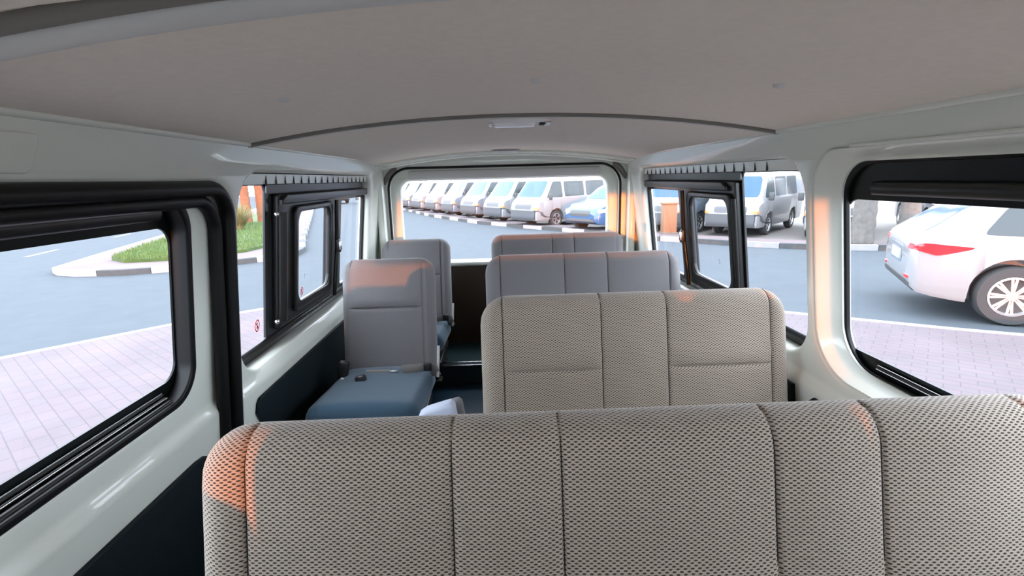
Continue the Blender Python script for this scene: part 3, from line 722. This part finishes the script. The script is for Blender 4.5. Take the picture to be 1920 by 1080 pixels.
link('grass', bm_me, M_BLADE, smooth=0, label='short green grass blades on the road island', cat='grass', kind='stuff')
def tuft(x, y, h, r, label, n=420):
    bm = bmesh.new()
    for i in range(n):
        a = random.uniform(0, 2 * pi); lean = random.uniform(.05, 1) ** .8; b0 = Vector((x + math.cos(a) * .12 * r, y + math.sin(a) * .12 * r, -.66))
        wv = Vector((-math.sin(a), math.cos(a), 0)) * .012; pts = []
        hh = h * random.uniform(.7, 1.1)
        for k in range(5):
            t = k / 4; pts.append(b0 + Vector((math.cos(a) * r * lean * t ** 1.6, math.sin(a) * r * lean * t ** 1.6, hh * (t - .45 * lean * t * t))))
        pr = [(bm.verts.new(p - wv * (1 - k / 4.2)), bm.verts.new(p + wv * (1 - k / 4.2))) for k, p in enumerate(pts)]
        for q, s in zip(pr, pr[1:]): bm.faces.new((q[0], q[1], s[1], s[0]))
    me = bpy.data.meshes.new('tuft'); bm.to_mesh(me); bm.free()
    return link('ornamental_grass', me, M_STRAW, smooth=0, label=label, cat='plant', group='ornamental grasses on the island')
tuft(-10.6, 21.2, 1.35, 1.0, 'yellow-green arching ornamental grass clump at the back of the lawn, nearer one')
tuft(-11.6, 23.4, 1.35, 1.0, 'yellow-green arching ornamental grass clump in front of the palm trunks, farther one')
M_BARK = pm('palm_bark', (.20, .075, .035), .9, noise=.45, nscale=9, bump=1, bscale=12)
M_BARKG = pm('grey_bark', (.12, .11, .10), .9, noise=.5, nscale=8, bump=1, bscale=12)
def palm(x, y, r, h, mat, label, z0=-.68):
    t = empty('palm_tree', (x, y, z0), label=label, cat='tree', group='palms')
    prof = []; n = int(h / .16)
    for i in range(n + 1):
        z = h * i / n; prof.append((r * (1.15 - .25 * z / h) * (1 if i % 2 else .93), z))
    bm = bmesh.new(); add_lathe(bm, prof, n=22); bm_link('trunk', bm, mat, t, smooth=20)
    return t
palm(-12.3, 25.5, .21, 4.6, M_BARK, 'orange-brown palm trunk on the island, left one of the close pair')
palm(-11.75, 25.9, .20, 4.7, M_BARK, 'orange-brown palm trunk on the island, right one of the close pair')
# lane dashes
def dash(a, b, wd, label):
    a, b = Vector(a), Vector(b); d = (b - a).normalized(); n = Vector((d.y, -d.x)) * wd / 2
    return slab('road_marking', [tuple(a - n), tuple(b - n), tuple(b + n), tuple(a + n)], RZD, RZD + .004, M_MARK, label, cat='road marking')
dash((-14.72, 16.1), (-15.25, 17.9), .15, 'white lane dash on the road left of the island, nearer one')
dash((-16.2, 21.9), (-16.66, 23.5), .15, 'white lane dash on the road left of the island, farther one')
dash((-6.6, 27), (-8.0, 31.5), .15, 'white lane line beyond the left rear window')
dash((5.68, 5.94), (12.5, 2.2), .10, 'white edge line on the road outside the near right window')

# far kerb, planting strip and parking area behind
kp = [(18, 10.2), (12, 11.6), (9.8, 12.2), (8.4, 12.6), (7.2, 13.3), (4.95, 15.4), (3.6, 17.5), (1.3, 20.4), (-.8, 23.2), (-3.6, 28.6), (-6.04, 34.9), (-10, 46)]
kerb_line(kp, RZD, -.68, .16, '%s kerb stone along the far side of the road', 1.1, 0, 'kerb stones in front of the parked vans')
back = [(x + .9 * .75, y + .9 * .66) for x, y in kp]
slab('ground', kp + back[::-1], RZD, -.69, M_PAVER2, 'pink paved strip behind the far kerb')
slab('ground', back + [(20, 60), (40, 60), (40, 12)], RZD, RZD + .03, M_CONC, 'sandy parking ground under the row of vans', cat='parking')

# ------------------------------------------------------------------ vehicles
M_CW = pm('car_white', (.23, .23, .235), .25, coat=.8)
M_CWB = pm('car_bluewhite', (.13, .165, .20), .3, coat=.8)
M_CB = pm('car_blue', (.025, .07, .16), .3, coat=.8)
M_CG = pm('car_grey', (.09, .10, .11), .3, coat=.8)
M_CGLASS = pm('car_glass', (.02, .065, .12), .12, spec=.35)
M_CGLASS2 = pm('car_side_glass', (.035, .045, .048), .15, spec=.35)
M_CGRILLE = pm('grey_bumper', (.075, .075, .08), .5)
M_DARKB = pm('dark_bumper', (.05, .055, .055), .6)
M_TYRE = pm('tyre', (.035, .035, .035), .8)
M_RIM = pm('alloy_rim', (.55, .55, .55), .3, metal=.7)
M_AMBER = pm('amber_lens', (.85, .20, .06), .25)
M_RED = pm('red_lens', (.80, .015, .02), .15, coat=.5)
M_HLAMP = pm('headlamp', (.80, .80, .80), .1)
M_PLATE = pm('number_plate', (.42, .46, .50), .5)
def interp(st, x):
    for a, b in zip(st, st[1:]):
        if a[0] <= x <= b[0]:
            t = (x - a[0]) / (b[0] - a[0]); return [p + (q - p) * t for p, q in zip(a, b)]
    return list(st[0] if x < st[0][0] else st[-1])
def body_mesh(st, wheels, wr, archr):
    """st rows: x, z bottom, z belt, z top, half width bottom, belt, top"""
    xs = sorted(set([s[0] for s in st] + [st[0][0] + (st[-1][0] - st[0][0]) * i / 60 for i in range(61)] + [wx + archr * math.cos(pi * i / 12) for wx in wheels for i in range(13)]))
    bm = bmesh.new(); rings = []
    for x in xs:
        _, zb, zl, zt, wb, wl, wt = interp(st, x)
        za = zb
        for wx in wheels:
            if abs(x - wx) < archr: za = max(zb, wr + math.sqrt(archr ** 2 - (x - wx) ** 2))
        pts = [(0, zb), (wb * .70, zb), (wb * .72, za - .0), (wb * .97, za + .0), (wb, za + (.06 if za == zb else .01)), (wb + (wl - wb) * .6, zb + (zl - zb) * .5 if za < zb + (zl - zb) * .5 else za + .02),
               (wl, max(zl, za + .03)), (wl * .985, zl + (zt - zl) * .08)]
        for k in range(1, 5):
            t = k / 4; pts.append((wl * .985 + (wt - wl * .985) * t, zl + (zt - zl) * (.08 + .80 * t)))
        pts += [(wt * .86, zl + (zt - zl) * .965), (wt * .5, zt), (0, zt)]
        rings.append([bm.verts.new((x, y, z)) for y, z in pts] + [bm.verts.new((x, -y, z)) for y, z in pts[-2:0:-1]])
    n = len(rings[0])
    for a, b in zip(rings, rings[1:]):
        for i in range(n): bm.faces.new((a[i], a[(i + 1) % n], b[(i + 1) % n], b[i]))
    bm.faces.new(rings[0]); bm.faces.new(rings[-1])
    bmesh.ops.triangulate(bm, faces=[f for f in bm.faces if len(f.verts) > 4])
    bmesh.ops.recalc_face_normals(bm, faces=bm.faces)
    return bm
def wheel(name, x, y, r, wd, spokes, parent, sg):
    M = Matrix.Translation((x, y, r)) @ Matrix.Rotation(-sg * pi / 2, 4, 'X')
    bm = bmesh.new(); add_lathe(bm, [(r * .62, -wd / 2), (r * .90, -wd / 2), (r, -wd * .3), (r, wd * .3), (r * .93, wd / 2), (r * .68, wd / 2), (r * .66, wd * .36), (r * .62, wd * .3)], M, 36)
    o = bm_link(name, bm, M_TYRE, parent, smooth=40)
    bm2 = bmesh.new()
    for k in range(spokes):
        for d in (-.10, .10):
            R_ = M @ Matrix.Rotation(2 * pi * k / spokes + d, 4, 'Z') @ Matrix.Translation((r * .36, 0, wd * .27))
            t = bmesh.new(); bmesh.ops.create_cube(t, size=1)
            for v in t.verts: v.co = R_ @ Vector((v.co.x * r * .46, v.co.y * r * .075, v.co.z * .02))
            me = bpy.data.meshes.new('t'); t.to_mesh(me); t.free(); bm2.from_mesh(me); bpy.data.meshes.remove(me)
    me = bpy.data.meshes.new('t'); bm2.to_mesh(me); bm2.free()
    b3 = bmesh.new(); add_lathe(b3, [(r * .66, wd * .46), (r * .60, wd * .48), (r * .57, wd * .25), (r * .57, -.02)], M, 36, caps=False)
    add_lathe(b3, [(0, wd * .31), (r * .15, wd * .31), (r * .17, wd * .2), (r * .17, 0)], M, 20); b3.from_mesh(me); bpy.data.meshes.remove(me)
    bm_link('rim', b3, M_RIM, o, smooth=40)
    b4 = bmesh.new(); add_lathe(b4, [(0, .0), (r * .57, .0), (r * .57, -.01), (0, -.01)], M, 24); bm_link('brake_disc', b4, M_DARKB, o, smooth=0)
    return o
def decal(name, tree, quad, axis, mat, parent, n=10, m=6, off=.006, round_=.25, org=6):
    """patch hugging the body: quad of 4 (a, b) pairs seen along axis ('+x','-x','+y','-y')"""
    bm = bmesh.new(); g = {}
    d = {'+x': Vector((-1, 0, 0)), '-x': Vector((1, 0, 0)), '+y': Vector((0, -1, 0)), '-y': Vector((0, 1, 0)), '+z': Vector((0, 0, -1))}[axis]
    for i in range(n + 1):
        for j in range(m + 1):
            s, t = 2 * i / n - 1, 2 * j / m - 1
            if round_:
                R = round_; a, b = (abs(s) - (1 - R)) / R, (abs(t) - (1 - R)) / R
                if a > 0 and b > 0:
                    a2, b2 = a * math.sqrt(1 - b * b / 2), b * math.sqrt(1 - a * a / 2)
                    s = math.copysign(1 - R + a2 * R, s); t = math.copysign(1 - R + b2 * R, t)
            s, t = (s + 1) / 2, (t + 1) / 2
            q = [Vector(p) for p in quad]; p = (q[0] * (1 - s) + q[1] * s) * (1 - t) + (q[3] * (1 - s) + q[2] * s) * t
            if axis[1] == 'x': o = Vector((0, p.x, p.y)) - d * org
            elif axis[1] == 'y': o = Vector((p.x, 0, p.y)) - d * org
            else: o = Vector((p.x, p.y, 0)) - d * org
            hit = tree.ray_cast(o, d)
            g[i, j] = hit[0] + hit[1] * off if hit[0] is not None and abs((hit[0] - o).length) < org * 1.6 else None
    vt = {k: bm.verts.new(v) for k, v in g.items() if v is not None}
    vb = {}
    for k in vt: vb[k] = bm.verts.new(vt[k].co + d * .02)
    for i in range(n):
        for j in range(m):
            ks = [(i, j), (i + 1, j), (i + 1, j + 1), (i, j + 1)]
            if all(k in vt for k in ks):
                bm.faces.new([vt[k] for k in ks]); bm.faces.new([vb[k] for k in ks][::-1])
    for i in range(n):
        for (a, b) in (((i, 0), (i + 1, 0)), ((i, m), (i + 1, m))):
            if a in vt and b in vt: bm.faces.new((vt[a], vt[b], vb[b], vb[a]))
    for j in range(m):
        for (a, b) in (((0, j), (0, j + 1)), ((n, j), (n, j + 1))):
            if a in vt and b in vt: bm.faces.new((vt[a], vt[b], vb[b], vb[a]))
    return bm_link(name, bm, mat, parent, smooth=50)
VAN = [(-2.42, .50, 1.05, 1.55, .78, .80, .66), (-2.38, .34, 1.10, 1.86, .82, .85, .72), (-2.30, .30, 1.12, 1.95, .83, .87, .74), (-1.0, .28, 1.12, 1.99, .84, .88, .76), (1.0, .28, 1.12, 1.99, .84, .88, .76),
       (1.35, .28, 1.12, 1.96, .84, .88, .75), (1.55, .28, 1.12, 1.88, .84, .88, .74), (2.05, .28, 1.05, 1.22, .83, .86, .78), (2.25, .28, .98, 1.06, .82, .83, .76), (2.37, .30, .80, .88, .80, .78, .72), (2.42, .40, .65, .72, .72, .70, .64)]
def make_van(name, paint, label, **k):
    v = empty(name, **dict(label=label, cat='van', **k))
    bm = body_mesh(VAN, (-1.25, 1.32), .33, .40); tree = BVHTree.FromBMesh(bm); bm_link('body', bm, paint, v, smooth=40)
    decal('windshield', tree, [(-.72, 1.20), (.72, 1.20), (.64, 1.83), (-.64, 1.83)], '+x', M_CGLASS, v, round_=.2)
    decal('grille', tree, [(-.50, .74), (.50, .74), (.50, .93), (-.50, .93)], '+x', M_CGRILLE, v, round_=.2)
    decal('front_bumper', tree, [(-.84, .32), (.84, .32), (.84, .70), (-.84, .70)], '+x', M_CGRILLE, v, n=14, off=.03, round_=.15)
    for s in (-1, 1):
        q = [(s * .52, .74), (s * .80, .74), (s * .80, .96), (s * .52, .94)]
        decal('headlamp', tree, q, '+x', M_HLAMP, v, n=6)
        decal('indicator', tree, [(s * .62, .72), (s * .82, .72), (s * .82, .80), (s * .62, .80)], '+x', M_AMBER, v, n=6, m=3, off=.018)
        ax = '+y' if s > 0 else '-y'
        decal('side_window', tree, [(1.00, 1.18), (1.85, 1.18), (1.45, 1.80), (1.02, 1.80)], ax, M_CGLASS2, v, round_=.15)
        decal('side_window', tree, [(-.25, 1.20), (.88, 1.20), (.88, 1.80), (-.25, 1.80)], ax, M_CGLASS2, v, round_=.12)
        decal('side_window', tree, [(-1.50, 1.20), (-.38, 1.20), (-.38, 1.80), (-1.50, 1.80)], ax, M_CGLASS2, v, round_=.12)
        for wx in (-1.25, 1.32): wheel('wheel', wx, s * .73, .33, .20, 5, v, s)
        box('mirror', (1.78, s * .99, 1.22), (.08, .16, .24), M_DARKB, v, bev=.03)
    return v
SUV = [(-2.47, .55, .86, .93, .70, .74, .66), (-2.43, .42, .98, 1.06, .84, .86, .74), (-2.36, .36, 1.03, 1.12, .89, .91, .78), (-2.2, .32, 1.06, 1.24, .93, .94, .80), (-1.95, .28, 1.08, 1.44, .94, .955, .76), (-1.70, .26, 1.09, 1.60, .94, .96, .72), (-1.50, .26, 1.09, 1.65, .94, .96, .71),
       (-.4, .26, 1.05, 1.72, .94, .96, .70), (.4, .26, 1.03, 1.68, .94, .96, .70), (.75, .26, 1.02, 1.56, .94, .95, .70), (1.35, .26, .99, 1.10, .94, .94, .82), (2.1, .28, .93, .99, .92, .90, .72), (2.35, .32, .78, .86, .84, .82, .64), (2.46, .40, .62, .68, .70, .68, .55)]
def make_suv(name, paint, label, cat='car', **k):
    v = empty(name, **dict(label=label, cat=cat, **k))
    wr = .38
    bm = body_mesh(SUV, (-1.40, 1.48), wr, .455); tree = BVHTree.FromBMesh(bm); bm_link('body', bm, paint, v, smooth=40)
    decal('rear_window', tree, [(-.66, 1.15), (.66, 1.15), (.56, 1.56), (-.56, 1.56)], '-x', M_CGLASS, v, round_=.2)
    decal('windshield', tree, [(-.76, 1.14), (.76, 1.14), (.62, 1.60), (-.62, 1.60)], '+x', M_CGLASS, v, round_=.2)
    decal('rear_bumper', tree, [(-.80, .36), (.80, .36), (.78, .50), (-.78, .50)], '-x', M_DARKB, v, n=14, off=.014, round_=.3)
    decal('number_plate', tree, [(-.26, .72), (.26, .72), (.26, .86), (-.26, .86)], '-x', M_PLATE, v, n=4, m=3, off=.012, round_=.1)
    decal('plate_recess', tree, [(-.36, .68), (.36, .68), (.36, .93), (-.36, .93)], '-x', M_CWB if paint is M_CW else paint, v, n=6, m=4, off=.004, round_=.2)
    decal('grille', tree, [(-.45, .58), (.45, .58), (.50, .78), (-.50, .78)], '+x', M_DARKB, v, round_=.3)
    decal('front_bumper', tree, [(-.74, .36), (.74, .36), (.74, .50), (-.74, .50)], '+x', M_CGRILLE, v, round_=.3, off=.012)
    for s in (-1, 1):
        ax = '+y' if s > 0 else '-y'
        decal('tail_lamp', tree, [(-2.46, .94), (-2.20, .865), (-1.80, .985), (-2.38, 1.03)], ax, M_RED, v, n=12, m=5, off=.010, round_=.35)
        decal('tail_lamp', tree, [(s * .62, .93), (s * .84, .93), (s * .84, 1.00), (s * .66, 1.00)], '-x', M_RED, v, n=6, m=3, off=.008, round_=.2)
        decal('reflector', tree, [(s * .62, .53), (s * .78, .53), (s * .78, .57), (s * .62, .57)], '-x', M_RED, v, n=4, m=2, off=.010, round_=.3)
        decal('headlamp', tree, [(1.75, .78), (2.36, .70), (2.36, .80), (1.85, .90)], ax, M_HLAMP, v, off=.008)
        decal('side_window', tree, [(-1.78, 1.15), (-1.20, 1.13), (-1.20, 1.52), (-1.52, 1.50)], ax, M_CGLASS2, v, round_=.2)
        decal('side_window', tree, [(-1.12, 1.13), (-.12, 1.10), (-.12, 1.60), (-1.12, 1.55)], ax, M_CGLASS2, v, round_=.12)
        decal('side_window', tree, [(-.02, 1.10), (1.05, 1.08), (.60, 1.52), (-.02, 1.60)], ax, M_CGLASS2, v, round_=.12)
        for wx in (-1.40, 1.48): wheel('wheel', wx, s * .83, wr, .24, 8, v, s)
        box('mirror', (.85, s * 1.02, 1.12), (.12, .16, .12), paint, v, bev=.03)
    return v
def place(o, x, y, ang, z=RZD): o.location = (x, y, z); o.rotation_euler = (0, 0, ang)
s = make_suv('car', M_CW, 'large white car driving past the near right window, red tail lamp showing')
dx, dy = .88, -.475; ang = math.atan2(dy, dx)
# rear near-side wheel touches the road at (6.40, 5.98)
wx_, wy_ = 6.42, 5.98
place(s, wx_ - (-1.40 * dx) + (-dy) * .93, wy_ - (-1.40 * dy) + dx * .93, ang)
suv = s
vanW = make_van('van', M_CW, 'nearest white van of the row seen through the tailgate window, side windows showing')
def heading(a): return math.atan2(a[1], a[0])
place(vanW, 2.95, 21.95, heading((-.80, -.60)), RZD + .03)
def variant(src, mat, label, x, y, h, group=None):
    c = copy_tree(src); c['label'] = label
    if group: c['group'] = group
    if mat:
        for ch in children(c):
            if ch.name.startswith('body'):
                ch.data = ch.data.copy(); ch.data.materials.clear(); ch.data.materials.append(mat)
    place(c, x, y, heading(h), RZD + .03); return c
blue = variant(suv, M_CB, 'blue car parked at the right end of the tailgate view', 4.9, 19.6, (-.80, -.60))
labs = ['white van parked just left of the nearest white van in the tailgate view', 'blue-white van third from the right of the tailgate row']
for k in range(1, 13):
    t = k * 2.75; x = 3.05 - .475 * t + .0006 * t * t + .06 * k; y = 22.0 + .880 * t
    if k <= 2: variant(vanW, (M_CW, M_CWB)[k - 1], labs[k - 1], x, y, (-.84, -.54))
    else: variant(vanW, M_CW if k % 3 else M_CWB, 'white van far off in the long row receding to the left of the tailgate view', x, y, (-.87, -.50), 'far vans of the row')
variant(vanW, M_CWB, 'pale van behind the brown roadside box, far right of the sliding window', 7.3, 18.6, (-.74, -.67))
variant(vanW, M_CW, 'white van seen through the right sliding pane, amber lamps lit by low sun', 8.90, 17.35, (-.70, -.71))
variant(vanW, M_CW, 'white van facing the road, seen through the clear pane of the right rear window', 10.80, 15.75, (-.58, -.81))
variant(suv, M_CG, 'dark grey car parked beyond the white passing car', 16.8, 14.4, (-.40, -.91))
variant(suv, M_CG, 'grey car parked behind the palm trunk outside the near right window', 13.9, 15.3, (-.45, -.89))
bx = empty('utility_box', (5.5, 16.2, -.69), label='brown roadside utility box standing on the far kerb strip', cat='utility box')
M_BBOX = pm('brown_box', (.20, .10, .05), .7)
box('cabinet', (0, 0, .48), (.42, .35, .92), M_BBOX, bx, bev=.015); box('cap', (0, 0, .96), (.48, .40, .05), M_BBOX, bx, bev=.01); box('plinth', (0, 0, .02), (.50, .42, .05), M_CONC, bx)
palm(9.35, 12.72, .24, 4.2, M_BARKG, 'grey palm trunk on the far kerb strip outside the near right window')
palm(10.3, 12.45, .20, 4.4, M_BARKG, 'thinner grey palm trunk right of the thick one outside the near right window')
# far truck and far low buildings
fc = variant(suv, M_CW, 'small white vehicle far down the road in the left rear window', -16.2, 52, (-.5, .87))
def building(x, y, wx, wy, h, rz, col, label, wins=(6, 2)):
    b = empty('building', (x, y, RZD), rz, label=label, cat='building', group='far buildings')
    M = pm('render_wall', col, .85, noise=.06, nscale=2)
    box('wall', (0, 0, h / 2), (wx, wy, h), M, b); box('roof', (0, 0, h + .1), (wx + .5, wy + .5, .25), M_CONC, b)
    for i in range(wins[0]):
        for j in range(wins[1]):
            u = -wx / 2 + wx * (i + .5) / wins[0]; z = h * (j + .5) / wins[1]
            fr = box('window', (u, -wy / 2 - .03, z), (wx / wins[0] * .5, .10, h / wins[1] * .5), M_GREYP, b)
            box('pane', (u, -wy / 2 - .09, z), (wx / wins[0] * .44, .02, h / wins[1] * .44), M_CGLASS, fr)
    return b
building(-22, 92, 30, 10, 5.5, .1, (.20, .15, .12), 'low peach building far behind the left end of the van row', (8, 2))
building(16, 80, 34, 10, 7, -.25, (.19, .19, .19), 'pale low building far behind the middle of the van row', (8, 3))
building(42, 48, 26, 10, 7, -.9, (.16, .17, .18), 'pale grey building beyond the parked vans on the right', (7, 3))
building(-50, 60, 30, 12, 7, .8, (.17, .16, .15), 'cream building far beyond the road on the left', (7, 3))
